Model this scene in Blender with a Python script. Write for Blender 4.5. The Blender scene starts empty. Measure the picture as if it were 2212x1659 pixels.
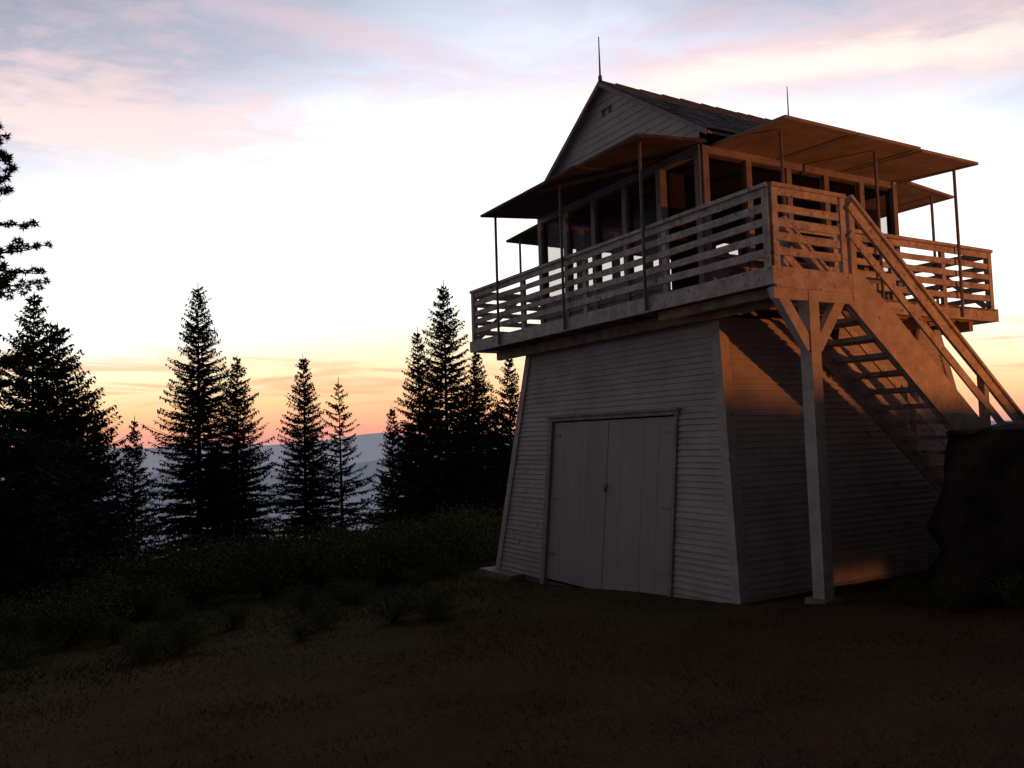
import bpy, math, random
from mathutils import Vector, Matrix, noise
random.seed(7)
C = bpy.context.scene.collection
EYE = 1.6
D = 8.5
PX, PY = 0.3227*D, D
TZ = -0.384
ANG = math.radians(29.9)
CA, SA = math.cos(ANG), math.sin(ANG)

# ---------------------------------------------------------------- materials
def mat(name, c1, c2=None, rough=0.85, scale=4.0, bump=0.15, bscale=40.0, stretch=(1,1,1), spec=0.3, detail=4, far=None, lo=.35, hi=.62, peel=None):
    m = bpy.data.materials.new(name); m.use_nodes = True
    nt = m.node_tree; N = nt.nodes; L = nt.links
    b = N["Principled BSDF"]
    b.inputs["Roughness"].default_value = rough
    b.inputs["Specular IOR Level"].default_value = spec
    c2 = c2 or tuple(x*0.6 for x in c1)
    tc = N.new("ShaderNodeTexCoord"); mp = N.new("ShaderNodeMapping")
    mp.inputs["Scale"].default_value = stretch
    L.new(tc.outputs["Object"], mp.inputs["Vector"])
    n1 = N.new("ShaderNodeTexNoise"); n1.inputs["Scale"].default_value = scale
    n1.inputs["Detail"].default_value = detail; n1.inputs["Roughness"].default_value = 0.65
    L.new(mp.outputs[0], n1.inputs["Vector"])
    r = N.new("ShaderNodeValToRGB")
    r.color_ramp.elements[0].position = lo; r.color_ramp.elements[1].position = hi
    r.color_ramp.elements[0].color = (*c2, 1); r.color_ramp.elements[1].color = (*c1, 1)
    L.new(n1.outputs["Fac"], r.inputs["Fac"])
    col = r.outputs["Color"]
    if peel:   # flaked-off paint showing bare wood
        n5 = N.new("ShaderNodeTexNoise"); n5.inputs["Scale"].default_value = peel[0]; n5.inputs["Detail"].default_value = 5
        n5.inputs["Roughness"].default_value = .7
        L.new(tc.outputs["Object"], n5.inputs["Vector"])
        mr = N.new("ShaderNodeMapRange"); L.new(n5.outputs["Fac"], mr.inputs[0]); mr.inputs[1].default_value=peel[1]; mr.inputs[2].default_value=peel[1]+.05
        mx = N.new("ShaderNodeMix"); mx.data_type='RGBA'; L.new(mr.outputs[0], mx.inputs[0]); L.new(col, mx.inputs[6]); mx.inputs[7].default_value=(*peel[2],1)
        col = mx.outputs[2]
    if far:
        sp = N.new("ShaderNodeSeparateXYZ"); L.new(tc.outputs["Object"], sp.inputs[0])
        n4 = N.new("ShaderNodeTexNoise"); n4.inputs["Scale"].default_value = 0.6; n4.inputs["Detail"].default_value = 5
        L.new(tc.outputs["Object"], n4.inputs["Vector"])
        a1 = N.new("ShaderNodeMath"); a1.operation='MULTIPLY_ADD'; L.new(n4.outputs["Fac"], a1.inputs[0]); a1.inputs[1].default_value=10.0
        a2 = N.new("ShaderNodeMath"); a2.operation='MULTIPLY_ADD'; L.new(sp.outputs[0], a2.inputs[0]); a2.inputs[1].default_value=-.15; L.new(sp.outputs[1], a2.inputs[2])
        L.new(a2.outputs[0], a1.inputs[2])
        mr = N.new("ShaderNodeMapRange"); mr.interpolation_type='SMOOTHSTEP'; L.new(a1.outputs[0], mr.inputs[0])
        mr.inputs[1].default_value=9; mr.inputs[2].default_value=21
        mx = N.new("ShaderNodeMix"); mx.data_type='RGBA'; L.new(mr.outputs[0], mx.inputs[0]); L.new(col, mx.inputs[6]); mx.inputs[7].default_value=(*far,1)
        col = mx.outputs[2]
    L.new(col, b.inputs["Base Color"])
    if bump>0:
        n2 = N.new("ShaderNodeTexNoise"); n2.inputs["Scale"].default_value = bscale
        n2.inputs["Detail"].default_value = 2
        L.new(mp.outputs[0], n2.inputs["Vector"])
        bp = N.new("ShaderNodeBump"); bp.inputs["Strength"].default_value = bump; bp.inputs["Distance"].default_value = 0.02
        L.new(n2.outputs["Fac"], bp.inputs["Height"]); L.new(bp.outputs[0], b.inputs["Normal"])
    return m
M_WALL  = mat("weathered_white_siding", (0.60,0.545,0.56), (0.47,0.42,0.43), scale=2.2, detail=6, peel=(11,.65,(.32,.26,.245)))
M_CAB   = mat("weathered_cab_paint_shaded", (0.40,0.35,0.35), (0.27,0.22,0.22), scale=2.5, detail=5, peel=(12,.60,(.17,.12,.10)))  # weathered paint, darkened overall to put the cab's shade into the colour
M_DOOR  = mat("faded_white_door_paint", (0.50,0.465,0.475), (0.42,0.385,0.395), scale=1.6, stretch=(1,1,0.4), detail=6, peel=(9,.66,(.33,.29,.28)))
M_CASING = mat("weathered_door_casing", (0.42,0.375,0.38), (0.30,0.26,0.265), scale=5)
M_TRIM  = mat("white_trim_paint", (0.64,0.575,0.57), (0.46,0.40,0.395), scale=5, peel=(14,.62,(.25,.19,.165)))
M_RAIL  = mat("peeling_white_rail_paint", (0.70,0.63,0.62), (0.42,0.37,0.36), scale=6, peel=(16,.58,(.22,.16,.14)))
M_WOOD  = mat("bare_brown_timber", (0.20,0.13,0.09), (0.10,0.065,0.045), scale=5)
M_JOIST = mat("glow_lightened_joist", (0.42,0.33,0.27), (0.22,0.17,0.13), scale=5)  # dark timber lightened in colour so the orange glow shows under the deck
M_SASH  = mat("dark_window_sash", (0.09,0.07,0.065), (0.05,0.04,0.035), scale=5)
M_TREAD = mat("worn_painted_tread", (0.72,0.61,0.56), (0.34,0.27,0.23), scale=7, peel=(12,.60,(.18,.13,.11)))
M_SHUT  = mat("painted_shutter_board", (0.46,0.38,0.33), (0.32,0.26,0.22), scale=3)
M_SHUT2 = mat("shaded_shutter_board", (0.13,0.105,0.10), (0.075,0.06,0.056), scale=3)  # same shutter boards, darkened in colour where less warm light should fall
M_ROOF  = mat("grey_wood_shingle", (0.22,0.20,0.20), (0.13,0.12,0.12), scale=9)
M_STEEL = mat("galvanised_pole_metal", (0.28,0.25,0.25), (0.2,0.17,0.17), rough=0.6, scale=9)
M_CONC  = mat("old_concrete", (0.32,0.28,0.27), (0.19,0.165,0.15), scale=6, bump=0.4)
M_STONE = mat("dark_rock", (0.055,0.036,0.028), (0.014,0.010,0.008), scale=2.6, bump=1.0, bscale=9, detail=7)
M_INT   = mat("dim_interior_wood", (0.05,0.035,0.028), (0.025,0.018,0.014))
M_BARK  = mat("fir_bark", (0.05,0.036,0.028), (0.025,0.018,0.014), scale=8, bump=0)
M_FIR   = mat("fir_needles", (0.044,0.056,0.032), (0.018,0.024,0.015), scale=2, bump=0, spec=.1)
M_FIR2  = mat("sparse_red_lit_needles", (0.085,0.046,0.030), (0.035,0.022,0.014), scale=3, bump=0, spec=.1)  # reddish light put into the needle colour of the see-through fir
M_LEAF  = mat("brush_leaf", (0.120,0.128,0.056), (0.070,0.078,0.036), scale=0.5, bump=0, spec=.05)
M_GRASS = mat("dry_grass", (0.120,0.072,0.048), (0.070,0.045,0.031), scale=0.8, bump=0, spec=.05, far=(.105,.102,.047), lo=.3, hi=.72)

def glass_mat():
    m = bpy.data.materials.new("dusty_window_glass"); m.use_nodes = True
    nt = m.node_tree; N = nt.nodes; L = nt.links; N.clear()
    o = N.new("ShaderNodeOutputMaterial"); t = N.new("ShaderNodeBsdfTransparent")
    t.inputs[0].default_value = (0.86,0.85,0.84,1)
    g = N.new("ShaderNodeBsdfGlossy"); g.inputs["Roughness"].default_value = 0.2
    g.inputs[0].default_value = (0.8,0.8,0.8,1)
    n = N.new("ShaderNodeTexNoise"); n.inputs["Scale"].default_value = 3
    mr = N.new("ShaderNodeMapRange"); mr.inputs[3].default_value = 0.0; mr.inputs[4].default_value = 0.02
    mx = N.new("ShaderNodeMixShader"); L.new(n.outputs["Fac"], mr.inputs[0]); L.new(mr.outputs[0], mx.inputs[0])
    L.new(t.outputs[0], mx.inputs[1]); L.new(g.outputs[0], mx.inputs[2]); L.new(mx.outputs[0], o.inputs[0])
    return m
M_GLASS = glass_mat()

# ---------------------------------------------------------------- mesh helper
class MB:
    def __init__(s): s.v = []; s.f = []
    def poly(s, pts):
        n = len(s.v); s.v += [tuple(p) for p in pts]; s.f.append(tuple(range(n, n+len(pts))))
    def hexa(s, p):
        n = len(s.v); s.v += [tuple(q) for q in p]
        for f in ((0,3,2,1),(4,5,6,7),(0,1,5,4),(1,2,6,5),(2,3,7,6),(3,0,4,7)):
            s.f.append(tuple(n+i for i in f))
    def box(s, a, b):
        x0,y0,z0 = a; x1,y1,z1 = b
        s.hexa([(x0,y0,z0),(x1,y0,z0),(x1,y1,z0),(x0,y1,z0),(x0,y0,z1),(x1,y0,z1),(x1,y1,z1),(x0,y1,z1)])
    def beam(s, A, B, w, h, side=None):
        A = Vector(A); B = Vector(B); d = (B-A).normalized()
        if side is None: side = d.cross(Vector((0,0,1)))
        side = Vector(side); side = (side - d*side.dot(d))
        if side.length < 1e-5: side = Vector((1,0,0))
        side.normalize(); up = side.cross(d).normalized()
        a = side*w/2; b = up*h/2
        s.hexa([A-a-b, A+a-b, A+a+b, A-a+b, B-a-b, B+a-b, B+a+b, B-a+b])
    def tube(s, pts, radii, n=6):
        base = len(s.v)
        for i,(p,r) in enumerate(zip(pts,radii)):
            p = Vector(p)
            d = (Vector(pts[min(i+1,len(pts)-1)])-Vector(pts[max(i-1,0)])).normalized()
            a = d.cross(Vector((0.3,0.9,0.1))).normalized(); b = d.cross(a)
            for k in range(n):
                t = 2*math.pi*k/n; s.v.append(tuple(p + a*r*math.cos(t) + b*r*math.sin(t)))
        for i in range(len(pts)-1):
            for k in range(n):
                k2 = (k+1)%n
                s.f.append((base+i*n+k, base+i*n+k2, base+(i+1)*n+k2, base+(i+1)*n+k))
    def obj(s, name, material, parent=None, loc=None, smooth=False, label=None):
        me = bpy.data.meshes.new(name); me.from_pydata(s.v, [], s.f); me.update()
        if material: me.materials.append(material)
        if smooth:
            for p in me.polygons: p.use_smooth = True
        o = bpy.data.objects.new(name, me); C.objects.link(o)
        if parent: o.parent = parent
        if loc: o.location = loc
        if label: o["label"] = label
        return o
def empty(name, loc=(0,0,0), rot=0, parent=None, label=None, cat=None):
    o = bpy.data.objects.new(name, None); o.empty_display_size = 0.3
    C.objects.link(o); o.location = loc; o.rotation_euler = (0,0,rot)
    if parent: o.parent = parent
    if label: o["label"] = label
    if cat: o["category"] = cat
    return o

# ---------------------------------------------------------------- ground
def ground_z(x, y):
    d = math.hypot(x, y)
    k = 1.0 if d <= 18 else 18.0/d
    z = 0.0831*x*k - 0.0546*y*k
    dx, dy = x-PX, y-PY; lv = dx*CA+dy*SA; lu = -dx*SA+dy*CA
    dd = math.hypot(max(0.3-lv, 0, lv-5.6), max(0-lu, 0, lu-7.2))
    if dd < 2.6:
        w = 1-dd/2.6; w = w*w*(3-2*w)
        u_ = min(max(lu,-.5),7.5)
        zl = -.20-.18*min(max(u_,0),1.1)/1.1 - max(0,u_-1.1)*.077
        z = z*(1-w)+zl*w
    if d > 18: z -= 520*(1-math.exp(-(d-18)/2000.0))
    near = max(0.0, 1 - d/60)
    z += 0.05*noise.noise(Vector((x*0.5, y*0.5, 0)))*near
    if d > 300:
        z += min(60, (d-300)*0.05)*noise.noise(Vector((x*0.0012, y*0.0012, 3)))
    return z
def painted_haze_mat(name, near1, near2, haze, dist, far=None, **kw):
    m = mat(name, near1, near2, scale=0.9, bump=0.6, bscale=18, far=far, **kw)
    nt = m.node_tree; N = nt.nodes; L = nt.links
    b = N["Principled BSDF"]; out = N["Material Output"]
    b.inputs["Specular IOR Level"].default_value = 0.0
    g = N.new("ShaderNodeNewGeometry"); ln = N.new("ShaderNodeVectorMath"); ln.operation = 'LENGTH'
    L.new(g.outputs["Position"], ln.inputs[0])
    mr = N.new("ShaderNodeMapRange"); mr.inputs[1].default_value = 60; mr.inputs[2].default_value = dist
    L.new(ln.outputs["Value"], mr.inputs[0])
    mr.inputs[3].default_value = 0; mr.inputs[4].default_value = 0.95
    em = N.new("ShaderNodeEmission"); em.inputs[0].default_value = (*haze,1)  # aerial haze painted on as emission, stronger with distance
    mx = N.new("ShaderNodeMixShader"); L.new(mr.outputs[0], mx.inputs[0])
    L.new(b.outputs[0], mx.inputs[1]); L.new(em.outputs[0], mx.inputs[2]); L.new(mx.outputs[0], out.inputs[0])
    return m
M_GROUND = painted_haze_mat("dry_soil_painted_haze", (0.110,0.066,0.045), (0.062,0.040,0.028), (0.12,0.135,0.175), 3500, far=(.084,.082,.040), detail=7, lo=.3, hi=.72)
M_HILL1 = painted_haze_mat("far_ridge_painted_haze", (0.05,0.06,0.07), (0.04,0.05,0.06), (0.22,0.22,0.27), 6000)
M_HILL2 = painted_haze_mat("near_ridge_painted_haze", (0.05,0.06,0.06), (0.03,0.04,0.05), (0.145,0.16,0.205), 3500)

mb = MB()
rings = [0.0]; r = 0.6
while r < 30000:
    rings.append(r); r = r+.28 if r<20 else r*1.09 + 0.12
SEG = 180
mb.v.append((0,0,ground_z(0,0)))
for r in rings[1:]:
    for k in range(SEG):
        t = 2*math.pi*k/SEG; x = r*math.cos(t); y = r*math.sin(t)
        mb.v.append((x,y,ground_z(x,y)))
for k in range(SEG): mb.f.append((0, 1+k, 1+(k+1)%SEG))
for i in range(len(rings)-2):
    for k in range(SEG):
        a = 1+i*SEG; b = a+SEG; k2=(k+1)%SEG
        mb.f.append((a+k, b+k, b+k2, a+k2))
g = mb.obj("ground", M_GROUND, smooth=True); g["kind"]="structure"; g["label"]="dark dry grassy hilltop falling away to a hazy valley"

def ridge(name, dist, f, material, label, seed):
    mb = MB(); n = 260; rows = 8
    for j in range(rows):
        q = j/(rows-1)
        for i in range(n+1):
            az = math.radians(-85 + 170*i/n)
            top = f(math.degrees(az))*dist + EYE
            rr = dist - q*dist*0.25
            z = top*(1-q**0.8) + (-560)*(q**0.8)
            z += 60*noise.noise(Vector((az*30, q*4, seed)))*math.sin(math.pi*q)
            mb.v.append((rr*math.sin(az), rr*math.cos(az), z))
    for j in range(rows-1):
        for i in range(n):
            a=j*(n+1)+i; mb.f.append((a,a+1,a+n+2,a+n+1))
    o = mb.obj(name, material, smooth=True); o["kind"]="structure"; o["label"]=label
def f1(a):
    return 0.001 + 0.005*noise.noise(Vector((a*0.09,1,0))) + 0.003*noise.noise(Vector((a*0.35,5,0))) + 0.0008*noise.noise(Vector((a*1.5,5,0))) + 0.009*math.exp(-((a+9.5)/3.0)**2)
def f2(a):
    return -0.026 + 0.016*noise.noise(Vector((a*0.09,9,2))) + 0.006*noise.noise(Vector((a*0.5,9,2)))
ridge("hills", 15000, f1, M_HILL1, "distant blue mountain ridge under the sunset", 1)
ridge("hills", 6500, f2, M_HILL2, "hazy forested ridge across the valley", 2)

# ---------------------------------------------------------------- tower
T = empty("lookout_tower", (PX, PY, TZ), ANG,
          label="white wooden fire lookout with tapered garage base, catwalk and propped shutters", cat="lookout tower")
def Z(f): return f*D + (EYE - TZ)
def m(f): return f*D
DV1 = m(.690); DU0 = m(.122); DU1 = m(.818); LV1 = m(.145)
CV0, CV1 = m(.110), m(.580); CU0, CU1 = m(.232), m(.708)
ZR = Z(.178); ZF = Z(.200); ZTOP = Z(.3055)
ZE = Z(.445)

def siding(mb, P, cmin, cmax, z0, z1, n, expo, holes=(), rnd=None, out=.021, var=.005):
    n = Vector(n).normalized(); rows = max(1, round((z1-z0)/expo)); e = (z1-z0)/rows
    R = random.Random(rnd)
    jit=[0]+[R.uniform(-.005,.005) for _ in range(rows-1)]+[0]
    for i in range(rows):
        a = z0+i*e+jit[i]; b = z0+(i+1)*e+jit[i+1]+.004; mid = (a+b)/2
        c0a, c1a, c0b, c1b = cmin(a), cmax(a), cmin(b), cmax(b)
        if c1a-c0a < 0.01: continue
        segs = [(c0a,c1a,c0b,c1b)]
        for (h0,h1,hz0,hz1) in holes:
            if hz0 < mid < hz1: segs = [(c0a,h0,c0b,h0),(h1,c1a,h1,c1b)]
        for (p0,p1,q0,q1) in segs:
            # each course is two or three boards with their own warp
            k = 1 if p1-p0<1.2 else R.choice((2,3))
            cuts=[0]+sorted(R.uniform(.2,.8) for _ in range(k-1))+[1]
            for s0,s1 in zip(cuts[:-1],cuts[1:]):
                oa = out+R.uniform(-var,var); ob = oa+R.uniform(-.004,.004); o2 = 0.0; sag=R.uniform(-.003,.002)
                A0=p0+(p1-p0)*s0; A1=p0+(p1-p0)*s1; B0=q0+(q1-q0)*s0; B1=q0+(q1-q0)*s1
                up=Vector((0,0,1))
                mb.poly([Vector(P(A0,a))+n*oa, Vector(P(A1,a))+n*ob+up*sag, Vector(P(B1,b))+n*o2, Vector(P(B0,b))+n*o2])
                mb.poly([Vector(P(A0,a))+n*-.008, Vector(P(A1,a))+n*-.008, Vector(P(A1,a))+n*ob+up*sag, Vector(P(A0,a))+n*oa])

ZB0, ZBT = Z(-.265), Z(.168)
def tt(z): return (z - Z(-.2334))/(m(.3984))
def vF(z): return m(.0476 + (.088-.0476)*tt(z))
def vB(z): return m(.660 + (.610-.660)*tt(z))
def uR(z): return m(.129 + (.188-.129)*tt(z))
def uL(z): return m(.797 + (.728-.797)*tt(z))
DZT = Z(.028); DU_a, DU_b = m(.272), m(.620)
mb = MB()
EX = 0.078
siding(mb, lambda c,z:(vF(z),c,z), uR, uL, ZB0, ZBT, (-1,0,.16), EX, [(DU_a,DU_b,ZB0-1,DZT)], 1)
siding(mb, lambda c,z:(c,uR(z),z), vF, vB, ZB0-.3, ZBT, (0,-1,.2), EX, (), 2)
siding(mb, lambda c,z:(c,uL(z),z), vF, vB, ZB0-.3, ZBT, (0,1,.15), EX, (), 3)
siding(mb, lambda c,z:(vB(z),c,z), uR, uL, ZB0-.3, ZBT, (1,0,.15), EX, (), 4)
mb.obj("base_wall", M_WALL, T)
for (fv,fu,sx,sy) in ((vF,uR,-1,-1),(vF,uL,-1,1),(vB,uR,1,-1),(vB,uL,1,1)):
    mb = MB()
    za, zb = ZB0-(.25 if sy<0 else 0), ZBT; w = 0.105; t = 0.040
    def ring(z):
        pts=[(t,t),(t,-w),(-.012,-w),(-.012,-.012),(-w,-.012),(-w,t)]
        return [Vector((fv(z)+sx*a, fu(z)+sy*b, z)) for a,b in pts]
    r0_,r1_=ring(za),ring(zb)
    for i in range(6):
        j=(i+1)%6; mb.poly([r0_[i],r0_[j],r1_[j],r1_[i]])
    o=mb.obj("corner_board", M_TRIM, T)
def onwall(u, z, o=0.0): return (vF(z)-o, u, z)
def slab(mb, u0,u1,z0,z1,o0,o1):
    mb.hexa([onwall(u0,z0,o0),onwall(u1,z0,o0),onwall(u1,z0,o1),onwall(u0,z0,o1),
             onwall(u0,z1,o0),onwall(u1,z1,o0),onwall(u1,z1,o1),onwall(u0,z1,o1)])
mb = MB()
slab(mb, DU_a-.055, DU_a, ZB0-.1, DZT, -.05, .040)
slab(mb, DU_b, DU_b+.11, ZB0-.1, DZT, -.05, .044)
slab(mb, DU_a-.07, DU_b+.12, DZT, DZT+.055, -.05, .046)
slab(mb, DU_a-.10, DU_b+.15, DZT+.057, DZT+.080, -.02, .085)
mb.obj("door_frame", M_CASING, T)
umid = (DU_a+DU_b)/2
for (a,b) in ((DU_a+.014, umid-.006),(umid+.006, DU_b-.014)):
    mb = MB(); nb = 9; w=(b-a)/nb
    for i in range(nb):
        slab(mb, a+i*w+.0006, a+(i+1)*w-.0006, Z(-.262), DZT-.025, -.04, -.004+random.uniform(-.002,.002))
    leaf = mb.obj("garage_door", M_DOOR, T)
    edge = a if a<umid-.5 else b
    for zz in (ZB0+.4, ZB0+1.25, DZT-.25):
        hb = MB(); e2 = edge+(.22 if edge==a else -.22)
        slab(hb, min(edge,e2), max(edge,e2), zz, zz+.035, -.001, .004)
        hb.obj("hinge", M_CASING, leaf)
mb = MB(); slab(mb, DU_a+.001, DU_b-.001, ZB0-.3, DZT-.001, -.20, -.06); mb.obj("door_backing", M_INT, T)
hb = MB(); slab(hb, umid-.03, umid+.05, Z(-.09), Z(-.09)+.05, -.001, .016); slab(hb, umid+.0, umid+.03, Z(-.09)-.06, Z(-.09)+.002, .001, .0205)
hb.obj("latch", M_STEEL, T)
mb = MB()
mb.box((vF(ZB0)-.26, uL(ZB0)-.85, ZB0-.6), (vF(ZB0)+.35, uL(ZB0)+.22, ZB0-.005))
mb.box((vF(ZB0)+.02, uR(ZB0)+.02, ZB0-.5), (vB(ZB0)-.02, uL(ZB0)-.02, ZB0-.02))
mb.obj("footing", M_CONC, T)

mb = MB(); nb=int(DV1/0.145)
for i in range(nb+1):
    x0 = i*0.145; x1=min(x0+.14, DV1)
    if x1<=x0+.02: continue
    y0 = 0.02 if x1 < LV1+.01 else DU0
    mb.box((x0+.04 if i==0 else x0,y0,ZF-.035),(x1,DU1-.02,ZF))
mb.obj("deck_floor", M_JOIST, T)
mb = MB(); t=.04; zr1 = ZF+.003
mb.box((0,0,ZR),(t,DU1,zr1))
mb.box((t,DU1-t,ZR),(DV1,DU1,zr1-.002))
mb.box((DV1-t,DU0+t,ZR),(DV1,DU1-t,zr1-.002))
mb.box((LV1,DU0,ZR),(DV1,DU0+t,zr1-.003))
mb.box((t,0,ZR-.03),(LV1,t,zr1-.001))
mb.box((LV1-t,t,ZR),(LV1,DU0,zr1-.04))
mb.obj("rim_board", M_RAIL, T)
mb = MB()
y = DU0+.35
while y < DU1-.1:
    mb.box((t,y,ZR+.012),(DV1-t,y+.045,ZF-.036)); y += .48
for yy in (.35,.7): mb.box((t,yy,ZR+.012),(LV1-t,yy+.045,ZF-.036))
for xv in (m(.055), m(.30), m(.50), m(.630)):
    mb.box((xv,.18 if xv<LV1 else DU0+.15,ZR-.14),(xv+.09,DU1-.12,ZR+.008))
mb.box((m(.018), .05, ZR-.10),(m(.018)+.09, DU0+1.0, ZR+.006))
mb.obj("deck_joist", M_JOIST, T)
for xv in (m(.30), m(.50)):
    mb = MB()
    mb.beam((xv+.05, uR(Z(.08)), Z(.08)), (xv+.05, DU0+.3, ZR-.10), .07,.09,(1,0,0))
    mb.obj("knee_brace", M_WOOD, T)

# railings
RR = random.Random(77)
def board(mb, A, B, w, h, side, n=5):
    """slightly wavy, uneven board made of short lengths"""
    A=Vector(A); B=Vector(B); pts=[]
    for i in range(n+1):
        p=A.lerp(B,i/n)
        if 0<i<n: p=p+Vector((0,0,RR.uniform(-.008,.006)))+side*RR.uniform(-.004,.004)
        pts.append(p)
    hs=[h*RR.uniform(.93,1.06) for _ in range(n+1)]
    d=(B-A).normalized(); up=side.cross(d).normalized()
    rings_=[]
    for p,hh in zip(pts,hs):
        k=len(mb.v)
        for sx_,sz_ in ((-1,-1),(1,-1),(1,1),(-1,1)): mb.v.append(tuple(p+side*sx_*w/2+up*sz_*hh/2))
        rings_.append(k)
    for a,b in zip(rings_[:-1],rings_[1:]):
        for j in range(4): mb.f.append((a+j,a+(j+1)%4,b+(j+1)%4,b+j))
    mb.f.append(tuple(rings_[0]+j for j in range(4))); mb.f.append(tuple(rings_[-1]+j for j in range(4)))
def railing(name, A, B, ins, zt=ZTOP, posts=3, diag=False):
    A=Vector((A[0],A[1],0)); B=Vector((B[0],B[1],0)); d=(B-A).normalized(); L=(B-A).length
    side=d.cross(Vector((0,0,1)))*ins
    mb=MB(); H = zt-ZF
    board(mb, A+Vector((0,0,zt-.02)), B+Vector((0,0,zt-.02)), .10, .042, side, max(2,int(L/1.1)))
    for k in range(5):
        z = zt-.085 - k*(H-.10)/5.0
        a = A+Vector((0,0,z+RR.uniform(-.012,.012))); b=B+Vector((0,0,z+RR.uniform(-.012,.012)))
        board(mb, a, b, .022, .084, side, max(2,int(L/.8)))
    for i in range(posts+1):
        p = A + d*(L*i/posts)
        if i==0: p += d*.05
        if i==posts: p -= d*.05
        p = p + side*(.037 if 0<i<posts else 0)
        mb.beam(p+Vector((0,0,ZF+.004)), p+Vector((0,0,zt-.042)), .05, .085, side)
    o = mb.obj(name, M_RAIL, T)
    if diag:
        s2 = side
        for (P_,Q_) in ((A+d*.08,A+d*.95),(B-d*.08,B-d*.95)):
            db=MB()
            db.beam(P_+s2*.05+Vector((0,0,ZF+.05)), Q_+s2*.05+Vector((0,0,zt-.08)), .025,.08,side)
            db.obj("rail_brace", M_RAIL, o)
    return o
i2=.045
railing("railing",(i2,i2),(i2,DU1-i2),1,posts=4)
railing("railing",(i2,DU1-i2-.002),(DV1-i2,DU1-i2-.002),1,posts=4,diag=1)
railing("railing",(DV1-i2-.001,DU0+i2),(DV1-i2-.001,DU1-i2),-1,posts=4,diag=1)
railing("railing",(LV1,DU0+i2+.002),(DV1-i2,DU0+i2+.002),-1,posts=4)
railing("railing",(i2,i2+.003),(LV1-.02,i2+.003),-1,posts=1)

vp = m(.0693); up=.075
mb = MB()
mb.beam((vp,up,Z(-.24)),(vp,up,ZR-.04),.15,.15,(1,0,0))
mb.obj("support_post", M_TRIM, T)
zj = Z(.108)
for s in (-1,1):
    mb = MB()
    mb.beam((vp+s*.055, up-.015, zj-.06),(vp+s*(LV1*.5-.08), up-.015, ZR-.01),.09,.13,(0,1,0))
    mb.obj("post_brace", M_TRIM, T)
mb = MB(); mb.box((.0,.006,ZR-.15),(LV1,.06,ZR-.032)); mb.obj("landing_beam", M_TRIM, T)
mb = MB(); mb.hexa([(vp-.19,up-.19,Z(-.245)),(vp+.19,up-.19,Z(-.245)),(vp+.19,up+.19,Z(-.245)),(vp-.19,up+.19,Z(-.245)),(vp-.13,up-.13,Z(-.2095)),(vp+.13,up-.13,Z(-.2095)),(vp+.13,up+.13,Z(-.2095)),(vp-.13,up+.13,Z(-.2095))]); mb.obj("post_footing", M_CONC, T)

# stairs
ST = empty("stairs", (0,0,0), 0, T)
SL = 0.80
V0 = LV1; VE = m(.645)
def sz(v, base): return base - (v-V0)*SL
for (yy,hh,dz) in ((.035,.44,-.10),(DU0-.06,.33,-.15)):
    mb = MB()
    mb.beam((V0+.0,yy,sz(V0,ZF+dz)),(VE,yy,sz(VE,ZF+dz)),.045,hh,(0,1,0))
    mb.obj("stringer", M_TRIM, ST)
mb = MB(); nst = 17
for i in range(1,nst):
    v = V0 + i*(VE-V0)/nst; z = sz(v, ZF)-.03
    mb.box((v-.21,.06,z-.055),(v-.012,DU0-.085,z)); mb.box((v-.004,.06,z-.056),(v+.17,DU0-.085,z-.001))
mb.obj("tread", M_TREAD, ST)
for yy in (.03, DU0-.055):
    mb = MB(); sd=Vector((0,1,0))
    for (dz,h,w) in ((.80,.13,.04),(.48,.10,.025)):
        board(mb,(V0,yy-.03,sz(V0,ZF+dz-.02)),(VE-.1,yy-.03,sz(VE-.1,ZF+dz-.02)),w,h,sd,5)
    mb.beam((V0,yy-.02,sz(V0,ZF+.875)),(VE-.05,yy-.02,sz(VE-.05,ZF+.875)),.13,.035,(0,1,0))
    mb.obj("handrail", M_RAIL, ST)
for yy in (.045, DU0-.04):
    for v in (V0+.05, m(.43), VE-.15):
        mb = MB()
        mb.beam((v,yy,sz(v,ZF-.25)),(v,yy,sz(v,ZF+.84)+(.05 if v<V0+.1 else 0)),.09,.09,(0,1,0))
        mb.obj("newel_post", M_TRIM, ST)

# cab walls
ZS = Z(.272); ZH = Z(.431)
NB = 5; CW = .10
def bays(a,b):
    w = (b-a-CW)/NB
    return [(a+CW+i*w, a+(i+1)*w) for i in range(NB)]
wall = MB(); win_list=[]
def face(axis, const, nsgn, a, b, doorbay=None):
    n = (nsgn,0,0) if axis=='y' else (0,nsgn,0)
    P = (lambda c,z:(const,c,z)) if axis=='y' else (lambda c,z:(c,const,z))
    bs = bays(a,b)
    holes=[]
    if doorbay is not None: holes=[(bs[doorbay][0],bs[doorbay][1],ZF-1,ZS+1)]
    siding(wall, P, lambda z:a, lambda z:b, ZF, ZS, n, .14, holes)
    def bx(c0,c1,z0,z1,o0,o1):
        d0,d1 = const+nsgn*o0, const+nsgn*o1
        if axis=='y': wall.box((min(d0,d1),c0,z0),(max(d0,d1),c1,z1))
        else: wall.box((c0,min(d0,d1),z0),(c1,max(d0,d1),z1))
    for i,(c0,c1) in enumerate(bs):
        if i!=doorbay:
            bx(c0,c1,ZF,ZS-.03,-.09,-.05)
            bx(c0,c1,ZS-.03,ZS+.012,-.09,.05)
    for i in range(NB+1):
        c0 = a + i*(b-a-CW)/NB
        e0 = .0 if axis=='y' else .001
        bx(c0+e0,c0+CW-e0,ZF,ZH,-.08,.036)
    bx(a,b,ZH,ZE-.02,-.08,.038 if axis=='y' else .036)
    for i,(c0,c1) in enumerate(bs):
        if i!=doorbay: win_list.append((axis,const,nsgn,c0,c1))
    return bs
bsf = face('y',CV0,-1,CU0,CU1,0)
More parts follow.
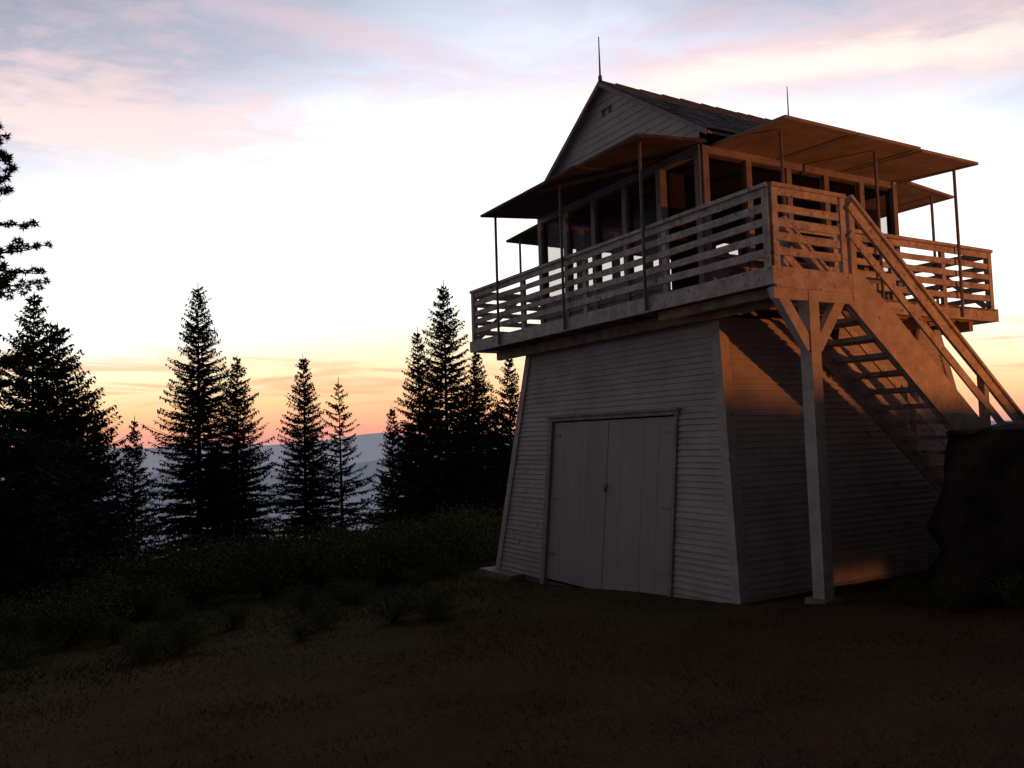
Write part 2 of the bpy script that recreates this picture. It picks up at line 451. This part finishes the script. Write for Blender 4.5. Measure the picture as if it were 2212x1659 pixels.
face('y',CV1,1,CU0,CU1)
face('x',CU0,-1,CV0,CV1)
face('x',CU1,1,CV0,CV1)
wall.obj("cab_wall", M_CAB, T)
for (axis,const,ns,c0,c1) in win_list:
    mb=MB(); pb=MB()
    def bx(M_,a0,a1,z0,z1,o0,o1):
        d0,d1 = sorted((const+ns*o0,const+ns*o1))
        if axis=='y': M_.box((d0,a0,z0),(d1,a1,z1))
        else: M_.box((a0,d0,z0),(a1,d1,z1))
    g0,g1 = c0+.003, c1-.003; zb,zt = ZS+.013, ZH-.003; w=.032
    bx(mb,g0,g0+w,zb,zt,-.05,-.02); bx(mb,g1-w,g1,zb,zt,-.05,-.02)
    bx(mb,g0+w,g1-w,zb,zb+w,-.05,-.02); bx(mb,g0+w,g1-w,zt-w,zt,-.05,-.02)
    wo = mb.obj("window", M_SASH, T)
    bx(pb,g0+w,g1-w,zb+w,zt-w,-.037,-.033)
    pb.obj("window_pane", M_GLASS, wo)
mb=MB(); c0,c1=bsf[0]
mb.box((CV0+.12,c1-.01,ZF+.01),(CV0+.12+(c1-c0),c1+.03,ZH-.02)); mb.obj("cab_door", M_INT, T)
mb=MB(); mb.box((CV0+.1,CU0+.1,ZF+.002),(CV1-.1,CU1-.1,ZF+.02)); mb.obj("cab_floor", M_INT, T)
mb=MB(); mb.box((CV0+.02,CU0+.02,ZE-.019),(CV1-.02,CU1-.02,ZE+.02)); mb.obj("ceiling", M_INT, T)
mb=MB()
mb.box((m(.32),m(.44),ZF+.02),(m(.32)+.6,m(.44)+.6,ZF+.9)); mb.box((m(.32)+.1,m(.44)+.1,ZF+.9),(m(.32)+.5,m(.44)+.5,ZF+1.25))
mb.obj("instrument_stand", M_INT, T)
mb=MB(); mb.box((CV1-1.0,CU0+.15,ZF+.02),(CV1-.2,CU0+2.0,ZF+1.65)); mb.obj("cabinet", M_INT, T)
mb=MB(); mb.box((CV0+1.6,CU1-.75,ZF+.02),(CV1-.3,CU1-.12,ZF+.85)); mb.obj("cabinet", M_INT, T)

# roof
UM = m(.47); ZA = Z(.636); PITCH=.67
GV0, GV1 = m(.098), m(.592)
UE0, UE1 = m(.205), m(.735)
def zroof(u): return ZA - PITCH*abs(u-UM)
mb = MB()
R = random.Random(3)
for s,ue in ((-1,UE0),(1,UE1)):
    rows=15; L=abs(ue-UM)
    for i in range(rows):
        a = L*(1-i/rows); b = L*(1-(i+1)/rows)
        x = GV0
        while x < GV1:
            w = R.uniform(.10,.20); x1=min(x+w-.004,GV1)
            lift=.018+R.uniform(0,.008); ext=R.uniform(0,.02)
            ya, yb = UM+s*(a+ext), UM+s*b
            za, zb = ZA-PITCH*(a+ext)+lift, ZA-PITCH*b+.008
            mb.hexa([(x,ya,za-.012),(x1,ya,za-.012),(x1,yb,zb-.02),(x,yb,zb-.02),(x,ya,za),(x1,ya,za),(x1,yb,zb),(x,yb,zb)])
            x += w
x = GV0
while x<GV1-.1:
    w=R.uniform(.25,.5)
    w=min(w,GV1-x); hh=R.uniform(.026,.038)
    for s in (-1,1):
        mb.hexa([(x,UM,ZA+.01),(x+w,UM,ZA-.0),(x+w,UM+s*.12,ZA-.075),(x,UM+s*.12,ZA-.065),
                 (x,UM,ZA+hh),(x+w,UM,ZA+.018),(x+w,UM+s*.12,ZA-.055),(x,UM+s*.12,ZA-.04)])
    x+=w
roof = mb.obj("roof", M_ROOF, T)
mb = MB()
for s,ue in ((-1,UE0),(1,UE1)):
    mb.hexa([(GV0+.02,UM,ZA-.06),(GV1-.02,UM,ZA-.06),(GV1-.02,ue,zroof(ue)-.06),(GV0+.02,ue,zroof(ue)-.06),
             (GV0+.02,UM,ZA-.022),(GV1-.02,UM,ZA-.022),(GV1-.02,ue,zroof(ue)-.022),(GV0+.02,ue,zroof(ue)-.022)])
    for gx in (GV0-.025, GV1):
        mb.hexa([(gx,UM,ZA-.08),(gx+.024,UM,ZA-.08),(gx+.024,ue,zroof(ue)-.08),(gx,ue,zroof(ue)-.08),
                 (gx,UM,ZA-.003),(gx+.024,UM,ZA-.003),(gx+.024,ue,zroof(ue)-.003),(gx,ue,zroof(ue)-.003)])
mb.obj("barge_board", M_CAB, roof)
def gm(z): return UM-(ZA-.05-z)/PITCH
def gM(z): return UM+(ZA-.05-z)/PITCH
for cv,sg in ((CV0,-1),(CV1,1)):
    mb = MB()
    siding(mb, lambda c,z:(cv,c,z), lambda z:max(gm(z),CU0), lambda z:min(gM(z),CU1), ZE-.02, ZA-.06, (sg,0,0), .11, (), 9, .011, .003)
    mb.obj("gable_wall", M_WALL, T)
mb = MB(); mb.box((CV0-.05,UM-.15,Z(.585)),(CV0-.01,UM+.10,Z(.585)+.02)); mb.box((CV0-.04,UM-.12,Z(.576)),(CV0-.01,UM-.09,Z(.585)));mb.box((CV0-.04,UM+.04,Z(.576)),(CV0-.01,UM+.07,Z(.585)))
mb.obj("gable_vent", M_CASING, T)
for xv in (GV0+.02, GV1-.05):
    mb=MB(); mb.tube([(xv,UM,ZA-.02),(xv,UM,ZA+.3),(xv,UM,ZA+.71)],[.018,.013,.008],6)
    mb.tube([(xv,UM,ZA+.0),(xv,UM,ZA+.09)],[.035,.03],8)
    mb.obj("lightning_rod", M_STEEL, T)

# shutters
def shutter(corners_in, corners_out, npan, feet, seed, mt=None):
    I0,I1=[Vector(p) for p in corners_in]; O0,O1=[Vector(p) for p in corners_out]
    R=random.Random(seed)
    for k in range(npan):
        mb=MB(); f0=k/npan+(.003 if k else 0); f1=(k+1)/npan-.003*(k<npan-1)
        dz=Vector((0,0,R.uniform(-.012,.012)))
        i0=I0.lerp(I1,f0); i1=I0.lerp(I1,f1); o0=O0.lerp(O1,f0)+dz; o1=O0.lerp(O1,f1)+dz
        up=Vector((0,0,.026))
        mb.hexa([i0,i1,o1,o0,i0+up,i1+up,o1+up,o0+up])
        dn=Vector((0,0,-.014))
        L=(i1-i0).normalized(); W=(o0-i0).normalized()
        for (p,q) in ((i0,o0),(i1-L*.06,o1-L*.06)):
            mb.hexa([p+dn,p+L*.06+dn,q+L*.06+dn,q+dn,p-up*.08,p+L*.06-up*.08,q+L*.06-up*.08,q-up*.08])
        for (p,q) in ((o0-W*.07+L*.061,o1-W*.07-L*.061),):
            mb.hexa([p+dn,p+W*.07+dn,q+W*.07+dn,q+dn,p-up*.08,p+W*.07-up*.08,q+W*.07-up*.08,q-up*.08])
        mb.obj("shutter", mt or M_SHUT, T)
    nrm=(O0-I0).cross(O1-I0).normalized()
    for foot in feet:
        f=Vector(foot)
        zt=I0.z-(nrm.x*(f.x-I0.x)+nrm.y*(f.y-I0.y))/nrm.z-.012
        mb=MB(); top=Vector((f.x,f.y,zt))
        mb.tube([top, top.lerp(f,.5), f],[.022,.022,.022],8)
        mb.obj("shutter_pole", M_STEEL, T, smooth=True)
zo=Z(.431)
fu0,fu1=m(.2135),m(.700)
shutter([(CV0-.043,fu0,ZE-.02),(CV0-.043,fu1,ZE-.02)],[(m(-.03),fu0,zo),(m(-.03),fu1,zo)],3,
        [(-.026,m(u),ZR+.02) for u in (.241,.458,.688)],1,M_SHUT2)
fv0,fv1=m(.127),m(.587)
shutter([(fv0,CU0-.043,ZE-.02),(fv1,CU0-.043,ZE-.02)],[(fv0,m(.080),Z(.435)),(fv1,m(.080),Z(.435))],3,
        [(m(v),DU0-.026,ZR+.02) for v in (.160,.372,.580)],2)
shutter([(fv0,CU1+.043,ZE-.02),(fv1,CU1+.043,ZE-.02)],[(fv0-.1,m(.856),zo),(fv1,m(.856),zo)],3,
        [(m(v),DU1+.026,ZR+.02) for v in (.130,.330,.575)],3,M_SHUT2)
shutter([(CV1+.043,fu0,ZE-.02),(CV1+.043,fu1,ZE-.02)],[(m(.73),fu0,zo),(m(.73),fu1,zo)],3,
        [(DV1+.026,m(u),ZR+.02) for u in (.235,.45,.69)],4)

# ---------------------------------------------------------------- dark rock outcrop beside the stairs
def rock():
    A=Vector((4.22,8.3,0)); d=Vector((.72,-.69,0)).normalized(); n=Vector((.69,.72,0)).normalized()
    L=6.1; Tn=3.4; base=-1.0; top=1.60
    mb=MB(); nx,ny,nz=96,44,40
    idx={}
    def P(i,j,k):
        key=(i,j,k)
        if key in idx: return idx[key]
        a,b,c=i/nx,j/ny,k/nz
        p=A+d*(L*a)+n*(Tn*b); z=base+(top-base)*c
        q=Vector((p.x,p.y,z))
        r1=noise.noise(q*.9); r2=noise.noise(q*2.6+Vector((5,1,2))); r3=noise.noise(q*7)
        crag=abs(noise.noise(q*1.7+Vector((9,2,4))))
        nz1=r1*.10+r2*.10+r3*.05-crag*.12
        outv=Vector((0,0,0))
        if i==0: outv-=d
        if i==nx: outv+=d
        if j==0: outv-=n
        if j==ny: outv+=n
        q2=q+outv*(nz1*1.0+.05-.16*(c**7)+ .16*(1-c))
        # rounded brow near the exposed end
        edge=min(a*L,b*Tn)
        if k==nz: q2.z=top+r2*.03+r3*.03-crag*.05-.10*math.exp(-edge/.16)
        idx[key]=len(mb.v); mb.v.append(tuple(q2)); return idx[key]
    for i in range(nx):
        for j in range(ny): mb.f.append((P(i,j,nz),P(i+1,j,nz),P(i+1,j+1,nz),P(i,j+1,nz)))
    for k in range(nz):
        for i in range(nx):
            mb.f.append((P(i,0,k),P(i+1,0,k),P(i+1,0,k+1),P(i,0,k+1))); mb.f.append((P(i,ny,k),P(i+1,ny,k),P(i+1,ny,k+1),P(i,ny,k+1)))
        for j in range(ny):
            mb.f.append((P(0,j,k),P(0,j+1,k),P(0,j+1,k+1),P(0,j,k+1))); mb.f.append((P(nx,j,k),P(nx,j+1,k),P(nx,j+1,k+1),P(nx,j,k+1)))
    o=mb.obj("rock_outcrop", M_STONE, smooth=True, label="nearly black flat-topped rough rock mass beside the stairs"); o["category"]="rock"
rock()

# ---------------------------------------------------------------- conifers
def fir_meshes(h, rad, seed, dens=1.0, low=0.05, power=0.85):
    R=random.Random(seed)
    tb=MB(); cr=MB()
    lean=(R.uniform(-.012,.012)*h,R.uniform(-.012,.012)*h)
    def axis(t): return Vector((lean[0]*t*t,lean[1]*t*t,h*t))
    n=10; tb.tube([axis(i/n) for i in range(n+1)],[max(.012,(h*.013)*(1-i/n)) for i in range(n+1)],7)
    z=low*h
    lop=[R.uniform(.88,1.1) for _ in range(8)]
    while z<h*.985:
        t=z/h
        L0=rad*((1-t)**power)+.05
        nbr=R.choice((7,8,9)) if t<.88 else 5
        nbr=max(3,int(nbr*dens))
        a0=R.uniform(0,6.28)
        for k in range(nbr):
            a=(a0+6.283*k/nbr+R.uniform(-.35,.35))%6.283
            L=L0*R.uniform(.60,1.10)*lop[int(a/6.284*8)]
            if R.random()<.05: L*=1.18
            d=Vector((math.cos(a),math.sin(a),0)); sd=Vector((-d.y,d.x,0))
            rise=.60*(t-.25)+R.uniform(-.13,.13); droop=-.36*(1-t)
            base=axis(t)+Vector((0,0,R.uniform(-.08,.08)))
            def pt(s): return base+d*(L*s)+Vector((0,0,L*(rise*s+droop*s*s+.20*s**4)))
            tb.tube([pt(0),pt(.5),pt(1)],[.018*(1-t)+.006,.010,.004],3)
            nt=max(5,int(L/0.065))
            for i in range(nt):
                s=(i+.7)/nt
                if s<.08 : continue
                p=pt(s)
                tw=min((.28*L*(1-s)+.10),.42)*R.uniform(.5,1.15)
                for sg in (-1,1):
                    dirv=(sd*sg*R.uniform(.5,1.0)+d*R.uniform(.4,.9)+Vector((0,0,R.uniform(-.6,.12)))).normalized()
                    wv=dirv.cross(Vector((R.uniform(-1,1),R.uniform(-1,1),.8))).normalized()*(.020+.080*tw)*R.uniform(.7,1.2)
                    cr.poly([p-wv,p+wv,p+dirv*tw])
                if R.random()<.7:
                    tip=p+Vector((R.uniform(-.06,.06),R.uniform(-.06,.06),-R.uniform(.05,.15)))+d*.04
                    cr.poly([p-d*.03,p+d*.04,tip])
                if R.random()<.4:
                    tip=p+Vector((0,0,R.uniform(.02,.06)))+d*.06
                    cr.poly([p-d*.02,p+d*.03,tip])
            cr.poly([pt(.88)-sd*.025,pt(1.05),pt(.88)+sd*.025])
        z+= R.uniform(.13,.21)*(1.0 if t<.8 else .8)/max(dens,.55)**.5
    top=axis(1)
    cr.poly([top+Vector((-.02,0,-.35)),top+Vector((.02,0,-.35)),top+Vector((0,0,.15))])
    cr.poly([top+Vector((0,-.02,-.35)),top+Vector((0,.02,-.35)),top+Vector((0,0,.15))])
    return tb,cr
def fir(kx, kz, dist, rad, seed, dens=1.0, label="dark pointed fir tree at the clearing edge", m_=None, grp="fir trees along the clearing edge", power=.9):
    x=kx*dist; y=dist; gz=ground_z(x,y)-.1; h=EYE+kz*dist-gz
    tb,cr=fir_meshes(h,rad,seed,dens,power=power)
    e=empty("fir_tree",(x,y,gz),0,label=label,cat="tree"); e["group"]=grp
    tb.obj("trunk",M_BARK,e); cr.obj("crown",m_ or M_FIR,e)
fir(-.379,.200,27,3.0,11,1.05,"tall dark fir standing apart from its neighbours",power=.88)
fir(-.333,.108,29,2.9,12,1.0)
fir(-.251,.108,30,2.6,13,1.0,"slim dark fir with open sky around it")
fir(-.2077,.079,31,2.6,14,.62,"thin fir tinted with painted red light, sparse see-through branches",M_FIR2)
fir(-.148,.041,33,1.9,15,.9,"small young fir beside taller trees")
fir(-.112,.138,28,2.2,16,.9)
fir(-.0803,.194,26,2.6,17,1.0,"tallest dark fir in the clump beside the lookout")
fir(-.0403,.105,27,2.4,18,1.0)
fir(-.004,.099,28,2.3,19,1.0)
fir(-.061,.055,24,2.5,20,1.0)
fir(-.100,.050,23,2.4,21,1.0)
fir(-.128,.020,25,2.4,22,1.0)
fir(-.020,.035,23,2.4,23,1.0)
fir(-.459,.039,30,1.7,24,.9,"small young fir beside taller trees")
fir(-.5804,.195,19,2.4,25,1.1,"broad dense dark fir",power=.85)
fir(-.551,.155,20,2.7,26,1.1,"broad dense dark fir",power=.8)
fir(-.515,.075,21,2.7,27,1.0,"broad dense dark fir",power=.7)
fir(-.63,.085,17,2.2,28,1.1,"broad dense dark fir",power=.7)
fir(-.60,.03,15,2.2,29,1.1,"broad dense dark fir",power=.6)
fir(-.535,.01,17,2.1,30,1.0,"broad dense dark fir",power=.6)
fir(.045,.0,30,1.8,31,1.0)
fir(-.355,.0,26,2.2,32,1.0,"small young fir beside taller trees")

def pine():
    dist=13.0; x=-.650*dist; y=dist; gz=ground_z(x,y)-.1; h=EYE+.435*dist-gz
    R=random.Random(5); tb=MB(); cr=MB()
    tb.tube([(0,0,0),(.05,0,h*.5),(0.02,.03,h-.2)],[.15,.10,.03],9)
    def tuft(p,r,n=70):
        for _ in range(n):
            d=Vector((R.gauss(0,1),R.gauss(0,1),R.gauss(.15,.8))).normalized()
            w=d.cross(Vector((R.gauss(0,1),R.gauss(0,1),R.gauss(0,1)))).normalized()*.011
            L=r*R.uniform(.5,1.15); q=p+d*.02
            cr.poly([q-w,q+w,p+d*L])
    for (za,zb,reach,cnt) in ((h-2.0,h-.1,.76,19),(h-3.2,h-2.25,1.1,16),(h-4.5,h-4.05,1.0,9)):
        for k in range(cnt):
            zz=R.uniform(za,zb); a=R.uniform(-1.3,1.3) if k%3 else R.uniform(0,6.28)
            L=reach*R.uniform(.5,1.05)*(1-.5*max(0,(zz-(h-1.2))/1.2))
            d=Vector((math.cos(a),math.sin(a),0)); up=R.uniform(-.05,.45)
            p0=Vector((.03,0,zz-.15)); pts=[p0+d*L*s+Vector((0,0,L*up*s*s)) for s in (0,.35,.7,1)]
            tb.tube(pts,[.026,.018,.012,.006],4)
            for s in (.35,.5,.6,.7,.78,.86,.94,1.0):
                if R.random()<.15: continue
                q=p0+d*L*s+Vector((R.gauss(0,.05),R.gauss(0,.05),L*up*s*s+R.gauss(0,.045)))
                tuft(q,.11)
    e=empty("pine_tree",(x,y,gz),0,label="long-needled pine with tufted branches at the clearing edge",cat="tree")
    tb.obj("trunk",M_BARK,e); cr.obj("crown",M_FIR,e)
pine()

# ---------------------------------------------------------------- shrubs
def shrub_mesh(seed, w, h, n):
    R=random.Random(seed); st=MB(); lf=MB(); tips=[]
    for i in range(16):
        a=R.uniform(0,6.28); r=w*math.sqrt(R.random())
        tip=Vector((r*math.cos(a),r*math.sin(a),h*(1-.45*(r/w)**2)*R.uniform(.65,1.05)))
        mid=tip*.5+Vector((0,0,.08)); st.tube([(0,0,-.1),mid,tip],[.02,.013,.005],4)
        for s in (.45,.65,.85,1.0): tips.append(Vector((0,0,0)).lerp(tip,s))
    for i in range(n):
        c=R.choice(tips); p=c+Vector((R.gauss(0,w*.16),R.gauss(0,w*.16),R.gauss(0,h*.13)))
        if p.z<0: p.z=abs(p.z)
        d=Vector((R.gauss(0,1),R.gauss(0,1),R.gauss(.5,1))).normalized(); s_=d.cross(Vector((R.gauss(0,1),R.gauss(0,1),1))).normalized()
        L=R.uniform(.025,.065); lf.poly([p,p+d*L*.5+s_*L*.3,p+d*L,p+d*L*.5-s_*L*.3])
    return st,lf
protos=[]
for k in range(4):
    st,lf=shrub_mesh(50+k,.9,1.0,4200)
    ms=bpy.data.meshes.new("stems"); ms.from_pydata(st.v,[],st.f); ms.materials.append(M_BARK)
    ml=bpy.data.meshes.new("foliage"); ml.from_pydata(lf.v,[],lf.f); ml.materials.append(M_LEAF)
    protos.append((ms,ml))
R=random.Random(21); spots=[]
for i in range(96):
    y=R.uniform(15.0,24.5); kx=R.uniform(-.70,-.03)
    s=R.uniform(.8,1.15)*(1+.085*(y-15))*(.9 if kx>-.20 and y<19 else 1)
    spots.append((kx*y,y,s))
for i in range(12):
    y=R.uniform(12,15); kx=R.uniform(-.72,-.42); spots.append((kx*y,y,R.uniform(.5,.9)))
for i in range(34):
    y=R.uniform(10.0,15.5); kx=R.uniform(-.66,-.06); spots.append((kx*y,y,R.uniform(.16,.48)))
spots += [(9.5,14.5,1.2),(11,15.5,1.3),(8.4,13.8,1.0)]
spots += [(4.05,7.85,.30),(4.5,7.45,.34),(3.95,8.5,.24),(5.0,7.0,.36)]
for (x,y,s) in spots:
    ms,ml=protos[R.randrange(4)]
    e=empty("shrub",(x,y,ground_z(x,y)),R.uniform(0,6.28),label="low dark leafy brush on the hilltop",cat="shrub"); e["group"]="brush around the clearing"
    e.scale=(s*1.15,s*1.15,s*R.uniform(.75,1.1))
    for nm,me in (("stems",ms),("foliage",ml)):
        o=bpy.data.objects.new(nm,me); C.objects.link(o); o.parent=e

# ---------------------------------------------------------------- grass
mb=MB(); R=random.Random(9)
def blade(x,y,h,w):
    a=R.uniform(0,6.28); gz=ground_z(x,y)-.01
    bx,by=math.cos(a)*w,math.sin(a)*w; lx,ly=R.gauss(0,.7)*h,R.gauss(0,.7)*h
    n=len(mb.v); mb.v.extend([(x-bx,y-by,gz),(x+bx,y+by,gz),(x+lx,y+ly,gz+h*.8)]); mb.f.append((n,n+1,n+2))
def infoot(x,y):
    dx,dy=x-PX,y-PY; lv=dx*CA+dy*SA; lu=-dx*SA+dy*CA
    return .3<lv<5.6 and 1.0<lu<6.9
for i in range(80000):
    y=3.2+13*R.random()**1.4; x=R.uniform(-.78,.72)*y
    if infoot(x,y): continue
    nn=noise.noise(Vector((x*1.1,y*1.1,7)))+.4*noise.noise(Vector((x*3,y*3,2)))
    if R.random() > .6+1.0*nn: continue
    blade(x,y,R.uniform(.015,.045)*(1+.7*max(0,nn))*(1+.05*y),.0026*(1+.12*y))
for i in range(34000):
    y=R.uniform(7.5,18); x=R.uniform(-.75,.05)*y
    if infoot(x,y) : continue
    q=(y-.15*x+5*noise.noise(Vector((x*.3,y*.3,1))))-9
    if R.random()>q/6.5: continue
    nn=max(0,noise.noise(Vector((x*.9,y*.9,17)))+.25)
    blade(x,y,R.uniform(.06,.18)*(.5+1.2*nn)*min(1,.4+q/8),.008)
gr=mb.obj("grass",M_GRASS); gr["kind"]="stuff"; gr["label"]="short dry dark grass covering the clearing"

# ---------------------------------------------------------------- world
w=bpy.data.worlds.new("World"); bpy.context.scene.world=w; w.use_nodes=True
nt=w.node_tree; N=nt.nodes; L=nt.links; N.clear()
out=N.new("ShaderNodeOutputWorld"); bg=N.new("ShaderNodeBackground"); L.new(bg.outputs[0],out.inputs[0])
tc=N.new("ShaderNodeTexCoord"); nrm=N.new("ShaderNodeVectorMath"); nrm.operation='NORMALIZE'; L.new(tc.outputs["Generated"],nrm.inputs[0])
sp=N.new("ShaderNodeSeparateXYZ"); L.new(nrm.outputs[0],sp.inputs[0])
def inp(s,v):
    if isinstance(v,(int,float)): s.default_value=v
    else: L.new(v,s)
def M(op,a,b=0.0,c=None):
    n=N.new("ShaderNodeMath"); n.operation=op; inp(n.inputs[0],a); inp(n.inputs[1],b)
    if c is not None: inp(n.inputs[2],c)
    return n.outputs[0]
def MR(v,a,b,c,d):
    n=N.new("ShaderNodeMapRange"); n.interpolation_type='SMOOTHSTEP'; inp(n.inputs[0],v)
    for i,q in enumerate((a,b,c,d)): n.inputs[i+1].default_value=q
    return n.outputs[0]
def MIX(f,a,b):
    n=N.new("ShaderNodeMix"); n.data_type='RGBA'; inp(n.inputs[0],f)
    for s,v in ((n.inputs[6],a),(n.inputs[7],b)):
        if isinstance(v,tuple): s.default_value=(*v,1)
        else: L.new(v,s)
    return n.outputs[2]
X,Y,Zz=sp.outputs; zc=M('MAXIMUM',Zz,0.0)
zz=M('MAXIMUM',Zz,0.03); px=M('DIVIDE',X,zz); py=M('DIVIDE',Y,zz)
cmb=N.new("ShaderNodeCombineXYZ"); L.new(px,cmb.inputs[0]); L.new(py,cmb.inputs[1])
mp=N.new("ShaderNodeMapping"); mp.inputs["Rotation"].default_value=(0,0,math.radians(-38)); mp.inputs["Scale"].default_value=(.85,1.3,1)
L.new(cmb.outputs[0],mp.inputs[0])
n1=N.new("ShaderNodeTexNoise"); n1.inputs["Scale"].default_value=1.9; n1.inputs["Detail"].default_value=4; n1.inputs["Roughness"].default_value=.55; n1.inputs["Distortion"].default_value=.4
L.new(mp.outputs[0],n1.inputs["Vector"]); nf=n1.outputs["Fac"]
n3=N.new("ShaderNodeTexNoise"); n3.inputs["Scale"].default_value=6.0; n3.inputs["Detail"].default_value=4; n3.inputs["Roughness"].default_value=.58; n3.inputs["Distortion"].default_value=.3
L.new(mp.outputs[0],n3.inputs["Vector"])
nd=M('SUBTRACT',nf,.5)
lat=M('SUBTRACT',X,.05); lat2=M('MULTIPLY',lat,lat)
zshift=M('ADD',M('MULTIPLY',zc,M('ADD',.925,M('MULTIPLY',lat2,1.6))),M('MULTIPLY',M('MULTIPLY',nd,.12),MR(Zz,.2,.35,0,1)))
ramp=N.new("ShaderNodeValToRGB"); L.new(zshift,ramp.inputs[0]); cr_=ramp.color_ramp
stops=[(0.0,(.60,.27,.25)),(.018,(.84,.34,.23)),(.05,(.95,.55,.27)),(.095,(.97,.80,.50)),(.15,(.98,.96,.87)),(.24,(1,1,1)),(.345,(.90,.92,1.0)),(.41,(.62,.66,.78)),(.46,(.40,.44,.54)),(.60,(.28,.29,.37)),(1.0,(.175,.172,.20))]
cr_.elements[0].position=stops[0][0]; cr_.elements[0].color=(*stops[0][1],1)
cr_.elements[1].position=stops[-1][0]; cr_.elements[1].color=(*stops[-1][1],1)
for p,c in stops[1:-1]:
    e=cr_.elements.new(p); e.color=(*c,1)
pert=M('ADD',M('MULTIPLY',nd,1.6),M('MULTIPLY',M('SUBTRACT',n3.outputs["Fac"],.5),2.0))
def blob(cx,cy,sx,sy,rot,lo=.25,hi=1.35,k=1.0):
    c,s=math.cos(rot),math.sin(rot)
    dx=M('SUBTRACT',px,cx); dy=M('SUBTRACT',py,cy)
    a=M('ADD',M('MULTIPLY',dx,c/sx),M('MULTIPLY',dy,s/sx)); b=M('ADD',M('MULTIPLY',dx,-s/sy),M('MULTIPLY',dy,c/sy))
    d=M('ADD',M('SQRT',M('ADD',M('MULTIPLY',a,a),M('MULTIPLY',b,b))),M('MULTIPLY',pert,k))
    return MR(d,lo,hi,1.0,0.0)
b1=blob(-1.20,2.52,.66,.52,.35); b2=blob(.98,2.18,1.25,.30,-.27,k=.7); b3=blob(-.35,2.0,.5,.10,.6)
cl=M('MAXIMUM',M('MAXIMUM',b1,b2),M('MULTIPLY',b3,.6))
gen=MR(M('ADD',M('MULTIPLY',nf,.5),M('MULTIPLY',n3.outputs["Fac"],.5)),.45,.64,0,.48)
cl=M('MAXIMUM',cl,gen)
cl=M('MULTIPLY',cl,MR(Zz,.20,.29,0,1))
ccol=MIX(MR(Zz,.28,.46,0,1),(.90,.71,.66),(.68,.49,.52))
core=blob(.98,2.19,1.15,.15,-.27,.2,1.2,.6)
ccol=MIX(M('MULTIPLY',core,.85),ccol,(.98,.82,.72))
base=MIX(M('MULTIPLY',cl,.85),ramp.outputs[0],ccol)
st=N.new("ShaderNodeMapping"); st.inputs["Scale"].default_value=(3.5,3.5,34); L.new(nrm.outputs[0],st.inputs[0])
n2=N.new("ShaderNodeTexNoise"); n2.inputs["Scale"].default_value=1.5; n2.inputs["Detail"].default_value=5; n2.inputs["Distortion"].default_value=.8; L.new(st.outputs[0],n2.inputs["Vector"])
lowm=M('MULTIPLY',MR(n2.outputs["Fac"],.46,.62,0,.8),MR(Zz,.07,.13,1,0))
base=MIX(lowm,base,(.92,.42,.23))
dot=N.new("ShaderNodeVectorMath"); dot.operation='DOT_PRODUCT'; L.new(nrm.outputs[0],dot.inputs[0]); dot.inputs[1].default_value=Vector((-.16,.985,.08)).normalized()
fall=MR(dot.outputs["Value"],-.15,.80,.064,1.30)
vm=N.new("ShaderNodeVectorMath"); vm.operation='SCALE'; L.new(base,vm.inputs[0]); L.new(fall,vm.inputs[3])
L.new(vm.outputs[0],bg.inputs[0]); bg.inputs[1].default_value=1.0

s=bpy.data.lights.new("afterglow_sun","SUN"); s.energy=.10; s.angle=math.radians(15); s.color=(1,.6,.4)
so=bpy.data.objects.new("afterglow_sun",s); C.objects.link(so)
so.rotation_euler=Vector((-.16,.985,.06)).to_track_quat('Z','Y').to_euler()
p=bpy.data.lights.new("campfire_light","POINT"); p.energy=1400; p.color=(1,.28,.055); p.shadow_soft_size=.06
po=bpy.data.objects.new("campfire_light",p); C.objects.link(po); po.location=(11.68,4.99,1.49)
# added unseen area light that puts a warm strip on the wall foot
lv,lu=2.35,.97
lx=PX+lv*CA-lu*SA; ly=PY+lv*SA+lu*CA
p=bpy.data.lights.new("added_wall_foot_light","AREA"); p.shape='RECTANGLE'; p.size=1.2; p.size_y=.03; p.energy=.09; p.color=(1,.30,.07)
po=bpy.data.objects.new("added_wall_foot_light",p); C.objects.link(po)
Uw=Vector((-SA,CA,-.25)).normalized()
zax=-Uw; xax=Vector((CA,SA,0)); yax=zax.cross(xax)
po.matrix_world=Matrix(((xax.x,yax.x,zax.x,lx),(xax.y,yax.y,zax.y,ly),(xax.z,yax.z,zax.z,-.25),(0,0,0,1)))

# ---------------------------------------------------------------- camera
cam=bpy.data.cameras.new("camera"); co=bpy.data.objects.new("camera",cam); C.objects.link(co)
cam.sensor_width=36; cam.lens=29.13; cam.clip_end=60000; cam.clip_start=.05
pt=math.radians(3.7); rl=math.radians(1.7)
F=Vector((0,math.cos(pt),math.sin(pt))); r0=Vector((1,0,0)); u0=Vector((0,-math.sin(pt),math.cos(pt)))
Rv=r0*math.cos(rl)-u0*math.sin(rl); Uv=r0*math.sin(rl)+u0*math.cos(rl)
mt=Matrix((( Rv.x,Uv.x,-F.x,0),(Rv.y,Uv.y,-F.y,0),(Rv.z,Uv.z,-F.z,EYE),(0,0,0,1)))
co.matrix_world=mt
bpy.context.scene.camera=co
sc=bpy.context.scene; sc.view_settings.view_transform='Standard'; sc.view_settings.look='None'; sc.view_settings.exposure=0
